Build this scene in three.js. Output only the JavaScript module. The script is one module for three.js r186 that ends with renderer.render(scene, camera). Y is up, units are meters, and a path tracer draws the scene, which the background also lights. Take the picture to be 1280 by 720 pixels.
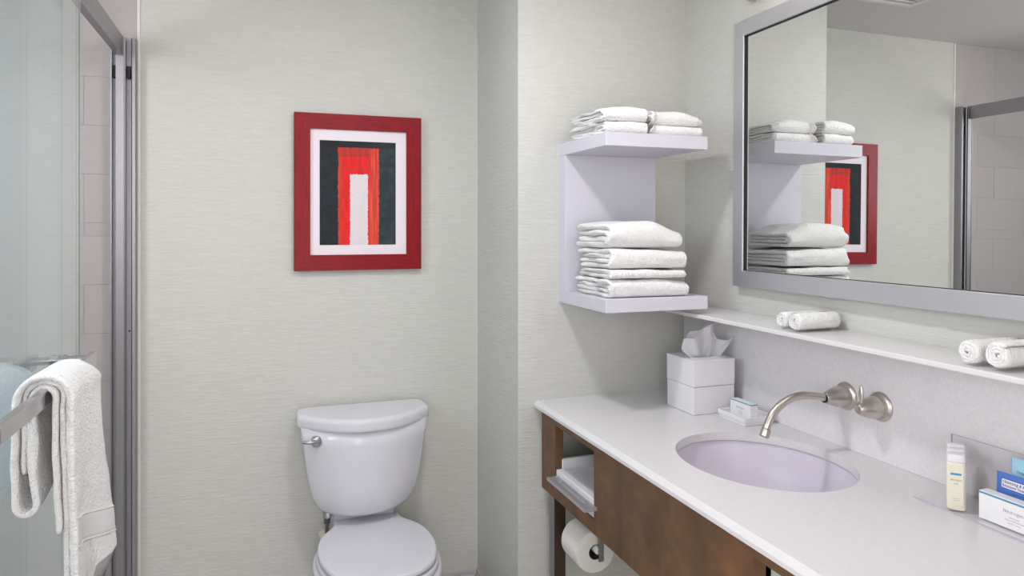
import * as THREE from 'three';
import { RoundedBoxGeometry } from 'three/addons/geometries/RoundedBoxGeometry.js';
import { mergeGeometries, mergeVertices } from 'three/addons/utils/BufferGeometryUtils.js';
import { ImprovedNoise } from 'three/addons/math/ImprovedNoise.js';
import { RectAreaLightUniformsLib } from 'three/addons/lights/RectAreaLightUniformsLib.js';

// ---------------------------------------------------------------- camera, light, exposure
const scene = new THREE.Scene();
scene.background = new THREE.Color(0x000000);
const YAW = Math.atan((640 - 321.37) / 893.94);
const camera = new THREE.PerspectiveCamera(2 * Math.atan(360 / 893.94) * 180 / Math.PI, 1280 / 720, 0.05, 40);
camera.position.set(0, 1.385, 0);
camera.rotation.y = -YAW;
camera.setViewOffset(1280, 720, 0, 75.52, 1280, 720);
camera.updateProjectionMatrix();
const renderer = new THREE.WebGLRenderer({ antialias: true });
renderer.toneMapping = THREE.LinearToneMapping;
renderer.toneMappingExposure = 1.14;
renderer.shadowMap.enabled = true;
RectAreaLightUniformsLib.init();
function areaLight(w, h, intensity, color, pos, target) {
  const l = new THREE.RectAreaLight(color, intensity, w, h);
  l.position.set(...pos); scene.add(l); l.lookAt(...target); return l;
}
const CEIL = 2.2635;
const LIGHT = { ceiling: 160, vanity: 12.5, shower: 2, hall: 2.8, door: 2.8, frosted: 11.5 };  // all but vanity are sources out of view, tuned for their effect
areaLight(0.13, 0.13, LIGHT.ceiling, 0xf9faff, [0.38, CEIL - 0.03, -1.4], [0.38, 0, -1.4]);  // unseen ceiling light, placed to cast the shelf shadows
areaLight(1.1, 0.085, LIGHT.vanity, 0xf9faff, [1.225, 2.11, -1.11], [-0.4, 1.75, -1.3]);
areaLight(0.2, 0.2, LIGHT.shower, 0xf9faff, [-0.85, CEIL - 0.03, -1.55], [-0.85, 0, -1.55]);  // unseen light over the shower, placed to reach the right wall
areaLight(1.3, 1.3, LIGHT.hall, 0xf9faff, [-2.25, 1.4, -0.1], [0, 1.4, -0.1]); // unseen light from the left, placed to reach the backsplash through the doorway
areaLight(0.4, 0.7, LIGHT.frosted, 0xf9faff, [-1.235, 1.8, -1.2], [1, 1.8, -1.2]); // unseen side light in the shower, placed for surfaces that face left
areaLight(0.66, 1.8, LIGHT.door, 0xf9faff, [-0.02, 1.15, 0.76], [-0.02, 1.15, -2]); // unseen frontal light behind the camera, placed to brighten the toilet wall

// ---------------------------------------------------------------- small helpers
let seed = 20;
function rnd() { seed = (seed * 1664525 + 1013904223) >>> 0; return seed / 4294967296; }
const perlin = new ImprovedNoise();
const noise = (x, y, z) => perlin.noise(x + 31.7, y + 17.3, z + 5.9);
const sstep = (a, b, x) => { const t = Math.min(1, Math.max(0, (x - a) / (b - a))); return t * t * (3 - 2 * t); };
const used = {};
function numbered(n) { const k = used[n] = (used[n] === undefined ? 0 : used[n] + 1); return k ? n + '_' + String(k).padStart(3, '0') : n; }
function thing(name, label, category, pos = [0, 0, 0], turn = 0, group) {
  const o = new THREE.Group(); o.name = numbered(name); scene.add(o);
  o.position.set(...pos); o.rotation.y = turn; o.userData = { label, category };
  if (group) o.userData.group = group; return o;
}
function mesh(name, geo, mat, parent) {
  const m = new THREE.Mesh(geo, mat); m.name = parent ? name : numbered(name); m.castShadow = m.receiveShadow = true;
  (parent || scene).add(m); return m;
}
function single(name, geo, mat, label, category, group) {
  const m = mesh(name, geo, mat); m.userData = { label, category }; if (group) m.userData.group = group; return m;
}
function struct(name, geo, mat) {
  const m = new THREE.Mesh(geo, mat); m.name = name; m.castShadow = m.receiveShadow = true; m.userData.kind = 'structure';
  scene.add(m); return m;
}
function copyOf(root, label) {
  const c = root.clone(); c.name = numbered(root.name.replace(/_\d{3}$/, '')); c.userData = { ...root.userData };
  if (label) c.userData.label = label; scene.add(c); return c;
}
// box given by its two corners, uv in metres from the world position
function uvMetres(g) {
  if (g.index) g = g.toNonIndexed();
  const p = g.attributes.position, n = g.attributes.normal, uv = new Float32Array(p.count * 2);
  for (let i = 0; i < p.count; i++) {
    const ax = Math.abs(n.getX(i)), ay = Math.abs(n.getY(i)), az = Math.abs(n.getZ(i));
    const x = p.getX(i), y = p.getY(i), z = p.getZ(i);
    const u = ax > ay && ax > az ? z : x, v = ay >= ax && ay >= az ? z : y;
    uv[2 * i] = u; uv[2 * i + 1] = v;
  }
  g.setAttribute('uv', new THREE.BufferAttribute(uv, 2)); return g;
}
function box(x0, y0, z0, x1, y1, z1, r = 0) {
  const w = x1 - x0, h = y1 - y0, d = z1 - z0;
  const g = r > 0 ? new RoundedBoxGeometry(w, h, d, 3, Math.min(r, w / 2.01, h / 2.01, d / 2.01)) : new THREE.BoxGeometry(w, h, d);
  g.translate((x0 + x1) / 2, (y0 + y1) / 2, (z0 + z1) / 2); return uvMetres(g);
}
function tube(points, r, seg = 40, rad = 14) {
  return new THREE.TubeGeometry(new THREE.CatmullRomCurve3(points.map(p => new THREE.Vector3(...p))), seg, r, rad, false);
}
function lathe(profile, seg = 40) { return new THREE.LatheGeometry(profile.map(p => new THREE.Vector2(p[0], p[1])), seg); }
// rows of points, each a closed ring of the same length, with capped ends
function loft(rings, capStart = true, capEnd = true) {
  const n = rings[0].length, pos = [], idx = [];
  rings.forEach(r => r.forEach(p => pos.push(...p)));
  for (let i = 0; i < rings.length - 1; i++) for (let j = 0; j < n; j++) {
    const a = i * n + j, b = i * n + (j + 1) % n, c = a + n, d = b + n; idx.push(a, b, d, a, d, c);
  }
  const cap = (row, flip) => {
    const c = pos.length / 3, m = [0, 0, 0]; rings[row].forEach(p => p.forEach((v, k) => m[k] += v / n)); pos.push(...m);
    for (let j = 0; j < n; j++) { const a = row * n + j, b = row * n + (j + 1) % n; flip ? idx.push(c, b, a) : idx.push(c, a, b); }
  };
  if (capStart) cap(0, true); if (capEnd) cap(rings.length - 1, false);
  const g = new THREE.BufferGeometry();
  g.setAttribute('position', new THREE.Float32BufferAttribute(pos, 3)); g.setIndex(idx); g.computeVertexNormals();
  g.setAttribute('uv', new THREE.Float32BufferAttribute(new Float32Array(pos.length / 3 * 2), 2)); return g;
}
// a mitred picture-frame bar in the local xy plane: outer edge a -> b, inner edge set in by w, depth d along +z
function mitre(ax, ay, bx, by, nx, ny, w, d, chamfer = 0.0015) {
  const dx = Math.sign(bx - ax), dy = Math.sign(by - ay);
  const prof = [[0, 0], [0, d - chamfer], [chamfer, d], [w - chamfer, d], [w, d - chamfer], [w, 0]];
  const ring = (x, y, s) => prof.map(([o, h]) => [x + nx * o + s * dx * o, y + ny * o + s * dy * o, h]);
  let g = loft([ring(ax, ay, 1), ring(bx, by, -1)]);
  g = g.toNonIndexed(); g.computeVertexNormals();
  // make sure the faces look outwards
  return fixOut(g);
}
function fixOut(g) {
  const p = g.attributes.position; let v = 0; const a = new THREE.Vector3(), b = new THREE.Vector3(), c = new THREE.Vector3();
  const gi = g.index ? g.toNonIndexed() : g, q = gi.attributes.position;
  for (let i = 0; i < q.count; i += 3) { a.fromBufferAttribute(q, i); b.fromBufferAttribute(q, i + 1); c.fromBufferAttribute(q, i + 2); v += a.dot(b.cross(c)); }
  if (v < 0) {
    if (g.index) { const ix = g.index; for (let i = 0; i < ix.count; i += 3) { const t = ix.getX(i); ix.setX(i, ix.getX(i + 1)); ix.setX(i + 1, t); } }
    else for (const at of Object.values(g.attributes)) for (let i = 0; i < at.count; i += 3) for (let k = 0; k < at.itemSize; k++) {
      const t = at.array[i * at.itemSize + k]; at.array[i * at.itemSize + k] = at.array[(i + 1) * at.itemSize + k]; at.array[(i + 1) * at.itemSize + k] = t;
    }
    g.computeVertexNormals();
  }
  return g;
}
function frameBars(x0, y0, x1, y1, w, d) {
  return [mitre(x0, y1, x1, y1, 0, -1, w, d), mitre(x1, y0, x0, y0, 0, 1, w, d), mitre(x0, y0, x0, y1, 1, 0, w, d), mitre(x1, y1, x1, y0, -1, 0, w, d)];
}
// thick soft sheet: a rounded strip swept along a 2-D path; (u,v) of the path and a = position across
function resample(path, step) {
  const out = [path[0]]; let acc = 0;
  for (let i = 1; i < path.length; i++) {
    let [x0, y0] = path[i - 1], [x1, y1] = path[i], L = Math.hypot(x1 - x0, y1 - y0), t = step - acc;
    while (t <= L) { out.push([x0 + (x1 - x0) * t / L, y0 + (y1 - y0) * t / L]); t += step; }
    acc = L - (t - step);
  }
  const e = path[path.length - 1], l = out[out.length - 1];
  if (Math.hypot(e[0] - l[0], e[1] - l[1]) > step * 0.3) out.push(e); return out;
}
function sheet(path, th, a0, a1, place, opt = {}) {
  const P = resample(path, opt.step || 0.005), n = P.length, K = opt.across || 22, E = 5, rings = [], uvs = [];
  let s = 0;
  for (let i = 0; i < n; i++) {
    const p = P[i], q = P[Math.max(0, i - 1)], r = P[Math.min(n - 1, i + 1)];
    let tx = r[0] - q[0], ty = r[1] - q[1]; const tl = Math.hypot(tx, ty) || 1; tx /= tl; ty /= tl;
    if (i) s += Math.hypot(p[0] - q[0], p[1] - q[1]);
    const edge = Math.min(i, n - 1 - i), k = edge === 0 ? 0.35 : edge === 1 ? 0.8 : 1, h = th / 2 * k;
    const A0 = typeof a0 === 'function' ? a0(i / (n - 1), p) : a0, A1 = typeof a1 === 'function' ? a1(i / (n - 1), p) : a1;
    const ring = [], put = (a, o) => { ring.push(place([p[0] - ty * o, p[1] + tx * o], a, s, o / h)); uvs.push(s, a + o); };
    for (let j = 0; j <= K; j++) put(A0 + h + (A1 - A0 - 2 * h) * j / K, h);
    for (let j = 1; j < E; j++) { const g = Math.PI * j / E; put(A1 - h + Math.sin(g) * h, Math.cos(g) * h); }
    for (let j = K; j >= 0; j--) put(A0 + h + (A1 - A0 - 2 * h) * j / K, -h);
    for (let j = 1; j < E; j++) { const g = Math.PI * j / E; put(A0 + h - Math.sin(g) * h, -Math.cos(g) * h); }
    rings.push(ring);
  }
  const g = loft(rings); const uv = g.attributes.uv; for (let i = 0; i < uvs.length; i++) uv.array[i] = uvs[i];
  return fixOut(g);
}

// ---------------------------------------------------------------- textures
function valueNoise(N, fx, fy, sd) {           // tiling value noise on an N x N grid, fx by fy cells
  let s = sd >>> 0; const R = new Float32Array(fx * fy);
  for (let i = 0; i < R.length; i++) { s = (s * 1664525 + 1013904223) >>> 0; R[i] = s / 4294967296; }
  const out = new Float32Array(N * N);
  for (let y = 0; y < N; y++) {
    const gy = y / N * fy, y0 = Math.floor(gy), ty = gy - y0, sy = ty * ty * (3 - 2 * ty), y1 = (y0 + 1) % fy;
    for (let x = 0; x < N; x++) {
      const gx = x / N * fx, x0 = Math.floor(gx), tx = gx - x0, sx = tx * tx * (3 - 2 * tx), x1 = (x0 + 1) % fx;
      const a = R[y0 * fx + x0], b = R[y0 * fx + x1], c = R[y1 * fx + x0], d = R[y1 * fx + x1];
      out[y * N + x] = a + (b - a) * sx + (c - a) * sy + (a - b - c + d) * sx * sy;
    }
  }
  return out;
}
function dataTex(N, fn, metres, srgb = true) {
  const d = new Uint8Array(N * N * 4);
  for (let i = 0; i < N * N; i++) { const c = fn(i, i % N, (i / N) | 0); for (let k = 0; k < 3; k++) d[4 * i + k] = Math.max(0, Math.min(255, c[k] ?? c[0])); d[4 * i + 3] = 255; }
  const t = new THREE.DataTexture(d, N, N); t.wrapS = t.wrapT = THREE.RepeatWrapping; t.magFilter = THREE.LinearFilter; t.minFilter = THREE.LinearMipmapLinearFilter; t.generateMipmaps = true;
  if (srgb) t.colorSpace = THREE.SRGBColorSpace; t.repeat.set(1 / metres, 1 / metres); t.needsUpdate = true; return t;
}
const g1 = v => [v, v, v];
// woven wallpaper: short horizontal threads
const wpA = valueNoise(1024, 26, 300, 3), wpB = valueNoise(1024, 90, 512, 8), wpC = valueNoise(1024, 14, 150, 12), wpD = valueNoise(1024, 300, 512, 21);
const wpv = i => 0.42 * wpA[i] + 0.28 * wpB[i] + 0.2 * wpC[i] + 0.1 * wpD[i];
const WP = [204, 203, 197];
const paperMap = dataTex(1024, i => { const k = 1 + (wpv(i) - 0.5) * 0.062; return [WP[0] * k, WP[1] * k, WP[2] * k]; }, 0.9);
const paperBump = dataTex(1024, i => g1(255 * wpv(i)), 0.9, false);
const matPaper = new THREE.MeshStandardMaterial({ map: paperMap, bumpMap: paperBump, bumpScale: 0.001, roughness: 0.85 });
// white quartz with faint specks
const qA = valueNoise(1024, 340, 340, 5), qB = valueNoise(1024, 120, 120, 6), qC = valueNoise(1024, 500, 500, 7);
const quartz = (c, amt) => dataTex(1024, i => {
  let k = 1 + (qB[i] - 0.5) * 0.02 * amt; if (qA[i] > 0.86) k -= 0.05 * amt * (qA[i] - 0.86) / 0.14; if (qC[i] > 0.93) k -= 0.07 * amt; if (qA[i] < 0.1) k += 0.02 * amt;
  return [c[0] * k, c[1] * k, c[2] * k];
}, 0.6);
const matCounter = new THREE.MeshPhysicalMaterial({ map: quartz([222, 219, 220], 0.8), roughness: 0.22, specularIntensity: 0.6 });
const matSplash = new THREE.MeshPhysicalMaterial({ map: quartz([226, 222, 224], 1.5), roughness: 0.3, specularIntensity: 0.5 });
// stained maple
const wdA = valueNoise(512, 10, 6, 31), wdB = valueNoise(512, 200, 14, 32), wdC = valueNoise(512, 26, 22, 33), wdD = valueNoise(512, 5, 5, 34);
const woodMap = dataTex(512, i => {
  const k = 0.8 + 0.2 * wdA[i] + 0.04 * wdB[i] + 0.1 * wdC[i] + 0.14 * wdD[i] - 0.04, w = wdC[i] * 0.6 + wdD[i] * 0.4;
  return [(104 + 8 * w) * k, (78 + 2 * w) * k, (55 - 2 * w) * k];
}, 0.5);
const matWood = new THREE.MeshPhysicalMaterial({ map: woodMap, roughness: 0.42, specularIntensity: 0.6 });
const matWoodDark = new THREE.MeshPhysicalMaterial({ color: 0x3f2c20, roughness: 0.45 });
// terry cloth
const tyA = valueNoise(512, 66, 66, 41), tyB = valueNoise(512, 150, 150, 42), tyC = valueNoise(512, 26, 26, 43);
const terryBump = dataTex(512, i => g1(255 * (0.44 * tyA[i] + 0.26 * tyB[i] + 0.3 * tyC[i])), 0.16, false);
const matTerry = new THREE.MeshPhysicalMaterial({ color: 0xefedec, roughness: 1, bumpMap: terryBump, bumpScale: 0.0036, sheen: 0.25, sheenRoughness: 0.8, sheenColor: new THREE.Color(1, 1, 1), specularIntensity: 0.1 });
const bandBump = dataTex(64, (i, x, y) => g1(((x + y) % 8) < 4 ? 255 : 40), 0.02, false);
const matBand = new THREE.MeshPhysicalMaterial({ color: 0xeceaea, roughness: 0.9, bumpMap: bandBump, bumpScale: 0.0008, specularIntensity: 0.2 });
// brushed metal
const brA = valueNoise(512, 6, 512, 51), brB = valueNoise(512, 512, 6, 52);
const brushH = dataTex(512, i => g1(255 * brA[i]), 0.15, false), brushV = dataTex(512, i => g1(255 * brB[i]), 0.15, false);
const matAlu = new THREE.MeshStandardMaterial({ color: 0xa3a1a5, metalness: 1, roughness: 0.42, bumpMap: brushH, bumpScale: 0.00006 });
const matFrameMetal = new THREE.MeshStandardMaterial({ color: 0xd0cfd3, metalness: 0.85, roughness: 0.5, bumpMap: brushH, bumpScale: 0.00008 });
const matFrameMetalV = new THREE.MeshStandardMaterial({ color: 0xd0cfd3, metalness: 0.85, roughness: 0.5, bumpMap: brushV, bumpScale: 0.00008 });
const matNickel = new THREE.MeshPhysicalMaterial({ color: 0xcdc6bd, metalness: 1, roughness: 0.28, bumpMap: brushV, bumpScale: 0.00004 });
const matChrome = new THREE.MeshStandardMaterial({ color: 0xd4d4d6, metalness: 1, roughness: 0.12 });
const matLever = new THREE.MeshStandardMaterial({ color: 0xa9adaf, metalness: 1, roughness: 0.28 });
const matPost = new THREE.MeshStandardMaterial({ color: 0x948f8b, metalness: 1, roughness: 0.25 });
const matPolished = new THREE.MeshStandardMaterial({ color: 0xc6c2c4, metalness: 1, roughness: 0.2 });
const matBlack = new THREE.MeshStandardMaterial({ color: 0x0b0b0d, roughness: 0.6 });
const matPorcelain = new THREE.MeshPhysicalMaterial({ color: 0xdddce3, roughness: 0.12, specularIntensity: 0.7 });
const matSink = new THREE.MeshPhysicalMaterial({ color: 0xdcd4e0, roughness: 0.3, specularIntensity: 0.6 });
const matShelf = new THREE.MeshPhysicalMaterial({ color: 0xd4d1db, roughness: 0.38, specularIntensity: 0.5 });
const matWhite = new THREE.MeshPhysicalMaterial({ color: 0xe9e7ea, roughness: 0.25, specularIntensity: 0.5 });
const matTrim = new THREE.MeshStandardMaterial({ color: 0xe3dfdb, roughness: 0.45 });
const matBase = new THREE.MeshStandardMaterial({ color: 0xb4b2b3, roughness: 0.5 });
const matCeil = new THREE.MeshStandardMaterial({ color: 0xd4d1ce, roughness: 0.95 });
const matPaint = new THREE.MeshStandardMaterial({ color: 0xd8d7d5, roughness: 0.9 });
const matGlass = new THREE.MeshPhysicalMaterial({ color: 0xf5fafc, transmission: 1, thickness: 0, roughness: 0, ior: 1.5 });
const matAcrylic = new THREE.MeshPhysicalMaterial({ color: 0xfefeff, transmission: 1, thickness: 0, roughness: 0, ior: 1.49 });
const matGrout = new THREE.MeshStandardMaterial({ color: 0xb0aaa8, roughness: 0.95 });
const tileMats = [0xb8b1b0, 0xb6b0af, 0xbab3b2].map(c => new THREE.MeshPhysicalMaterial({ color: c, roughness: 0.2, specularIntensity: 0.5 }));
const glowMat = new THREE.MeshStandardMaterial({ color: 0xf4f0ea, emissive: 0xfff6ea, emissiveIntensity: 1.5, roughness: 0.6 });

// ---------------------------------------------------------------- the room
const ZT = -2.49, ZS = -2.063, XR = 1.351, XJ = 0.755, XTRIM = -0.348, XL = -1.27, ZF = 0.8;
const ZE = -0.97, XD = -0.36, XH = -2.3, D0 = -0.8, D1 = 0.15, DH = 2.06; // shower end, left wall by the camera, unseen hall and doorway for left light
struct('floor', box(XH - 0.1, -0.1, ZT - 0.1, XR + 0.1, 0, ZF + 0.1), new THREE.MeshStandardMaterial({ color: 0xc3c0bd, roughness: 0.45 }));
struct('ceiling', box(XH - 0.1, CEIL, ZT - 0.1, XR + 0.1, CEIL + 0.1, ZF + 0.1), matCeil);
struct('wall_back', box(XTRIM, 0, ZT - 0.1, XJ, CEIL, ZT), matPaper);
struct('wall_jog', box(XJ, 0, ZT - 0.1, XR + 0.1, CEIL, ZS), matPaper);
struct('wall_right', box(XR, 0, ZS, XR + 0.1, CEIL, ZF + 0.1), matPaper);
struct('wall_front', box(XH - 0.1, 0, ZF, XR, CEIL, ZF + 0.1), matPaint);
struct('wall_left', box(XL - 0.1, 0, ZT - 0.1, XL, CEIL, ZE), tileMats[0]);
struct('unseen_side_light_2', box(XL, 1.43, -1.42, XL + 0.012, 2.17, -0.98, 0.003), matTrim);  // surround of the unseen side light in the shower
mesh('glass_pane', box(XL + 0.01, 1.45, -1.4, XL + 0.016, 2.15, -1.0), glowMat, scene.getObjectByName('unseen_side_light_2'));  // glowing panel of the unseen side light
struct('wall_partition', box(XL - 0.1, 0, ZE, XD, CEIL, ZE + 0.1), matPaint);
struct('unseen_wall_entry', mergeGeometries([box(XD - 0.1, 0, ZE + 0.1, XD, CEIL, D0), box(XD - 0.1, 0, D1, XD, CEIL, ZF), box(XD - 0.1, DH, D0, XD, CEIL, D1)]), matPaint);  // doorway out of view, placed to let the left light in
struct('unseen_wall_hall', mergeGeometries([box(XH - 0.1, 0, ZE - 0.1, XH, CEIL, ZF), box(XH - 0.1, 0, ZE - 0.1, XL - 0.1, CEIL, ZE)]), matPaint);  // hall out of view, encloses the left light
struct('door_1', box(-0.38, 0.02, ZF - 0.03, 0.34, 2.08, ZF - 0.005, 0.004), matTrim);  // surround of the unseen frontal light behind the camera
{ const p = mesh('glass_pane', box(-0.35, 0.25, ZF - 0.034, 0.31, 2.05, ZF - 0.028), glowMat, scene.getObjectByName('door_1')); p.userData.label = 'glowing pane behind the camera, out of view'; }  // glowing panel of the unseen frontal light
struct('unseen_hall_light_1', box(XH, 0.75, -0.75, XH + 0.015, 2.05, 0.55), glowMat);  // glowing panel in the unseen hall, lights the vanity side
const wallShower = struct('wall_shower', box(XL, 0, ZT - 0.1, XTRIM, CEIL, ZT - 0.0014), matGrout);
{ // ceramic tiles in running bond, each with its own soft edges, and a narrow band course
  const courses = []; let y = 1.359;
  while (y > 0.16) { courses.push([y - 0.149, y]); y -= 0.149; }
  courses.push([1.359, 1.4]); y = 1.4; while (y + 0.149 < CEIL - 0.3) { courses.push([y, y + 0.149]); y += 0.149; }
  courses.push([y, CEIL]); const G = 0.0005;
  courses.sort((a, b) => a[0] - b[0]);
  const cache = {};
  const geo = (w, h) => cache[w.toFixed(4) + '|' + h.toFixed(4)] ||= new RoundedBoxGeometry(w - 2 * G, h - 2 * G, 0.008, 2, 0.0008);
  courses.forEach(([a, b], k) => {
    let x = XTRIM; const odd = (Math.round((1.359 - a) / 0.149) & 1) === 0, cuts = [];
    const c = odd ? -0.497 : -0.602;
    for (let q = c; q > XL + 0.03; q -= 0.3) cuts.push(q); cuts.push(XL);
    for (const q of cuts) {
      const t = mesh('tile', geo(x - q, b - a), tileMats[(rnd() * 3) | 0], wallShower);
      t.position.set((x + q) / 2, (a + b) / 2, ZT - 0.004 + (rnd() - 0.5) * 0.0004); x = q;
    }
  });
}
struct('trim_1', box(XTRIM - 0.004, 0, ZT - 0.004, XTRIM + 0.005, CEIL, ZT + 0.004, 0.002), matTrim);
function baseboard(name, x0, z0, x1, z1, nx, nz) { // a stepped board standing off the wall
  const prof = [[0, 0], [0.014, 0], [0.014, 0.122], [0.01, 0.128], [0.006, 0.133], [0.006, 0.143], [0.004, 0.147], [0, 0.147]];
  const ring = (x, z) => prof.map(([o, h]) => [x + nx * o, h, z + nz * o]);
  let g = loft([ring(x0, z0), ring(x1, z1)]); g = g.toNonIndexed(); g.computeVertexNormals(); struct(name, fixOut(g), matBase);
}
baseboard('baseboard_back', XTRIM + 0.006, ZT, XJ - 0.014, ZT, 0, 1);
baseboard('baseboard_jog', XJ, ZT, XJ, ZS + 0.014, -1, 0);
baseboard('baseboard_shelf', XJ, ZS, XR, ZS, 0, 1);

// ceiling fittings
{
  const t = thing('exhaust_fan', 'square white ceiling vent cover over the toilet, seen at the top edge of the mirror', 'vent', [0.47, CEIL, -1.965]);
  const o = 0.16;
  mesh('housing', box(-o + 0.03, -0.006, -o + 0.03, o - 0.03, 0, o - 0.03), new THREE.MeshStandardMaterial({ color: 0x8d8482, roughness: 0.9 }), t);
  const rim = mergeGeometries([box(-o, -0.014, -o, o, 0, -o + 0.025, 0.004), box(-o, -0.014, o - 0.025, o, 0, o, 0.004), box(-o, -0.014, -o + 0.025, -o + 0.025, 0, o - 0.025, 0.004), box(o - 0.025, -0.014, -o + 0.025, o, 0, o - 0.025, 0.004)]);
  mesh('rim', rim, matTrim, t);
  for (let k = 0; k < 9; k++) mesh('slat', box(-o + 0.03, -0.012, -0.118 + k * 0.0285, o - 0.03, -0.006, -0.106 + k * 0.0285, 0.002), matTrim, t);
}
function downlight(label, x, z, s) {  // out-of-view fittings for the two ceiling area lights
  const t = thing('unseen_ceiling_light', label, 'ceiling light', [x, CEIL, z]);
  const g = mergeGeometries([box(-s - 0.02, -0.012, -s - 0.02, s + 0.02, 0, -s), box(-s - 0.02, -0.012, s, s + 0.02, 0, s + 0.02), box(-s - 0.02, -0.012, -s, -s, 0, s), box(s, -0.012, -s, s + 0.02, 0, s)]);
  mesh('trim_ring', g, matTrim, t); mesh('diffuser', box(-s, -0.006, -s, s, 0, s), glowMat, t);
}
downlight('square ceiling light out of view above the middle of the bathroom, lighting the shelf wall', 0.38, -1.4, 0.07);
downlight('square ceiling light out of view above the shower, placed to light the room from the left', -0.85, -1.55, 0.1);
{
  const t = thing('vanity_light', 'brushed nickel bar light mounted on the wall just above the mirror', 'wall light');
  mesh('back_plate', box(1.327, 2.037, -1.715, XR, 2.15, -0.5, 0.003), matNickel, t);
  mesh('diffuser', box(1.235, 2.065, -1.66, 1.315, 2.155, -0.56, 0.012), glowMat, t);
  for (const z of [-1.4, -0.82]) mesh('bracket', box(1.3, 2.085, z - 0.02, 1.33, 2.135, z + 0.02, 0.003), matNickel, t);
}

// ---------------------------------------------------------------- shower
{
  const t = thing('shower_frame', 'brushed metal header rail and upright wall jamb of the shower', 'shower frame');
  mesh('header_rail', box(-0.405, 1.909, -2.452, -0.384, 1.967, ZE, 0.0015), matAlu, t);
  const jx = [[-0.418, 0.012, 0.0], [-0.403, 0.035, 1], [-0.38, 0.012, 0], [-0.361, 0.035, 1]];
  // channel profile of the jamb seen from above: two webs and two channels
  const s = new THREE.Shape();
  const P = [[-0.420, 0], [-0.420, 0.036], [-0.416, 0.036], [-0.416, 0.014], [-0.404, 0.014], [-0.404, 0.044], [-0.382, 0.044], [-0.382, 0.038], [-0.379, 0.036], [-0.379, 0.013], [-0.363, 0.013], [-0.363, 0.036], [-0.360, 0.039], [-0.352, 0.039], [-0.3505, 0.036], [-0.3495, 0.026], [-0.3495, 0]];
  P.forEach(([x, z], i) => i ? s.lineTo(x, -z) : s.moveTo(x, -z));
  const g = new THREE.ExtrudeGeometry(s, { depth: 1.925, bevelEnabled: false }); g.rotateX(-Math.PI / 2); g.translate(0, 0.04, ZT);
  mesh('wall_jamb', uvMetres(g), matAlu, t);
  for (const x of [-0.41, -0.371]) mesh('bumper', box(x - 0.0055, 1.843, ZT + 0.012, x + 0.0055, 1.88, ZT + 0.03, 0.002), matBlack, t);
  const sc = new THREE.CylinderGeometry(0.0028, 0.0028, 0.004, 12); sc.rotateX(Math.PI / 2); sc.translate(-0.371, 1.066, ZT + 0.0145);
  mesh('screw', sc, matBlack, t);
  mesh('sill', box(-0.43, 0, ZT + 0.01, -0.345, 0.1, ZE, 0.004), matCounter, t);
  const o = thing('shower_door', 'outer clear glass sliding shower door carrying the towel bar', 'shower door');
  mesh('glass_pane', box(-0.369, 0.105, -1.789, -0.363, 2.1, ZE - 0.01, 0.0006), matGlass, o);
  const matEdge = new THREE.MeshPhysicalMaterial({ color: 0x7d8886, roughness: 0.3 });
  mesh('pane_edge', box(-0.3675, 0.105, -1.7902, -0.3645, 2.1, -1.789), matEdge, o);
  const bar = mesh('towel_bar', (() => { // flat bar with slanted ends
    const q = [[-1.080, 1.133], [-1.074, 1.128], [-1.074, 1.113], [-1.080, 1.109], [-1.640, 1.107], [-1.652, 1.117], [-1.652, 1.132], [-1.648, 1.133]];
    const sh = new THREE.Shape(); q.forEach(([z, y], i) => i ? sh.lineTo(-z, y) : sh.moveTo(-z, y));
    const e = new THREE.ExtrudeGeometry(sh, { depth: 0.008, bevelEnabled: true, bevelSize: 0.0014, bevelThickness: 0.0014, bevelSegments: 2 }); e.rotateY(Math.PI / 2); e.translate(-0.316, 0, 0); return uvMetres(e);
  })(), matPolished, o);
  for (const z of [-1.64, -1.09]) {
    mesh('arm', (() => { const c = new THREE.CylinderGeometry(0.008, 0.008, 0.048, 20); c.rotateZ(Math.PI / 2); c.translate(-0.339, 1.121, z); return c; })(), matPolished, bar);
    mesh('clamp', (() => { const c = new THREE.CylinderGeometry(0.0115, 0.0115, 0.006, 24); c.rotateZ(Math.PI / 2); c.translate(-0.359, 1.121, z); return c; })(), matPolished, bar);
    mesh('inner_knob', (() => { const c = new THREE.CylinderGeometry(0.0115, 0.0125, 0.014, 24); c.rotateZ(Math.PI / 2); c.translate(-0.377, 1.121, z); return c; })(), matPolished, bar);
  }
  mesh('roller', (() => { const c = new THREE.CylinderGeometry(0.028, 0.028, 0.018, 32); c.rotateZ(Math.PI / 2); c.translate(-0.374, 1.996, -1.1); return c; })(), matPolished, o);
  const n = thing('shower_door', 'inner clear glass sliding shower door behind the outer one', 'shower door');
  mesh('glass_pane', box(-0.421, 0.105, -1.872, -0.415, 2.1, ZE - 0.01, 0.0006), matGlass, n);
  mesh('pane_edge', box(-0.4195, 0.105, -1.8732, -0.4165, 2.1, -1.872), matEdge, n);
  mesh('roller', (() => { const c = new THREE.CylinderGeometry(0.028, 0.028, 0.018, 32); c.rotateZ(Math.PI / 2); c.translate(-0.408, 1.996, -1.05); return c; })(), matPolished, n);
}
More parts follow.
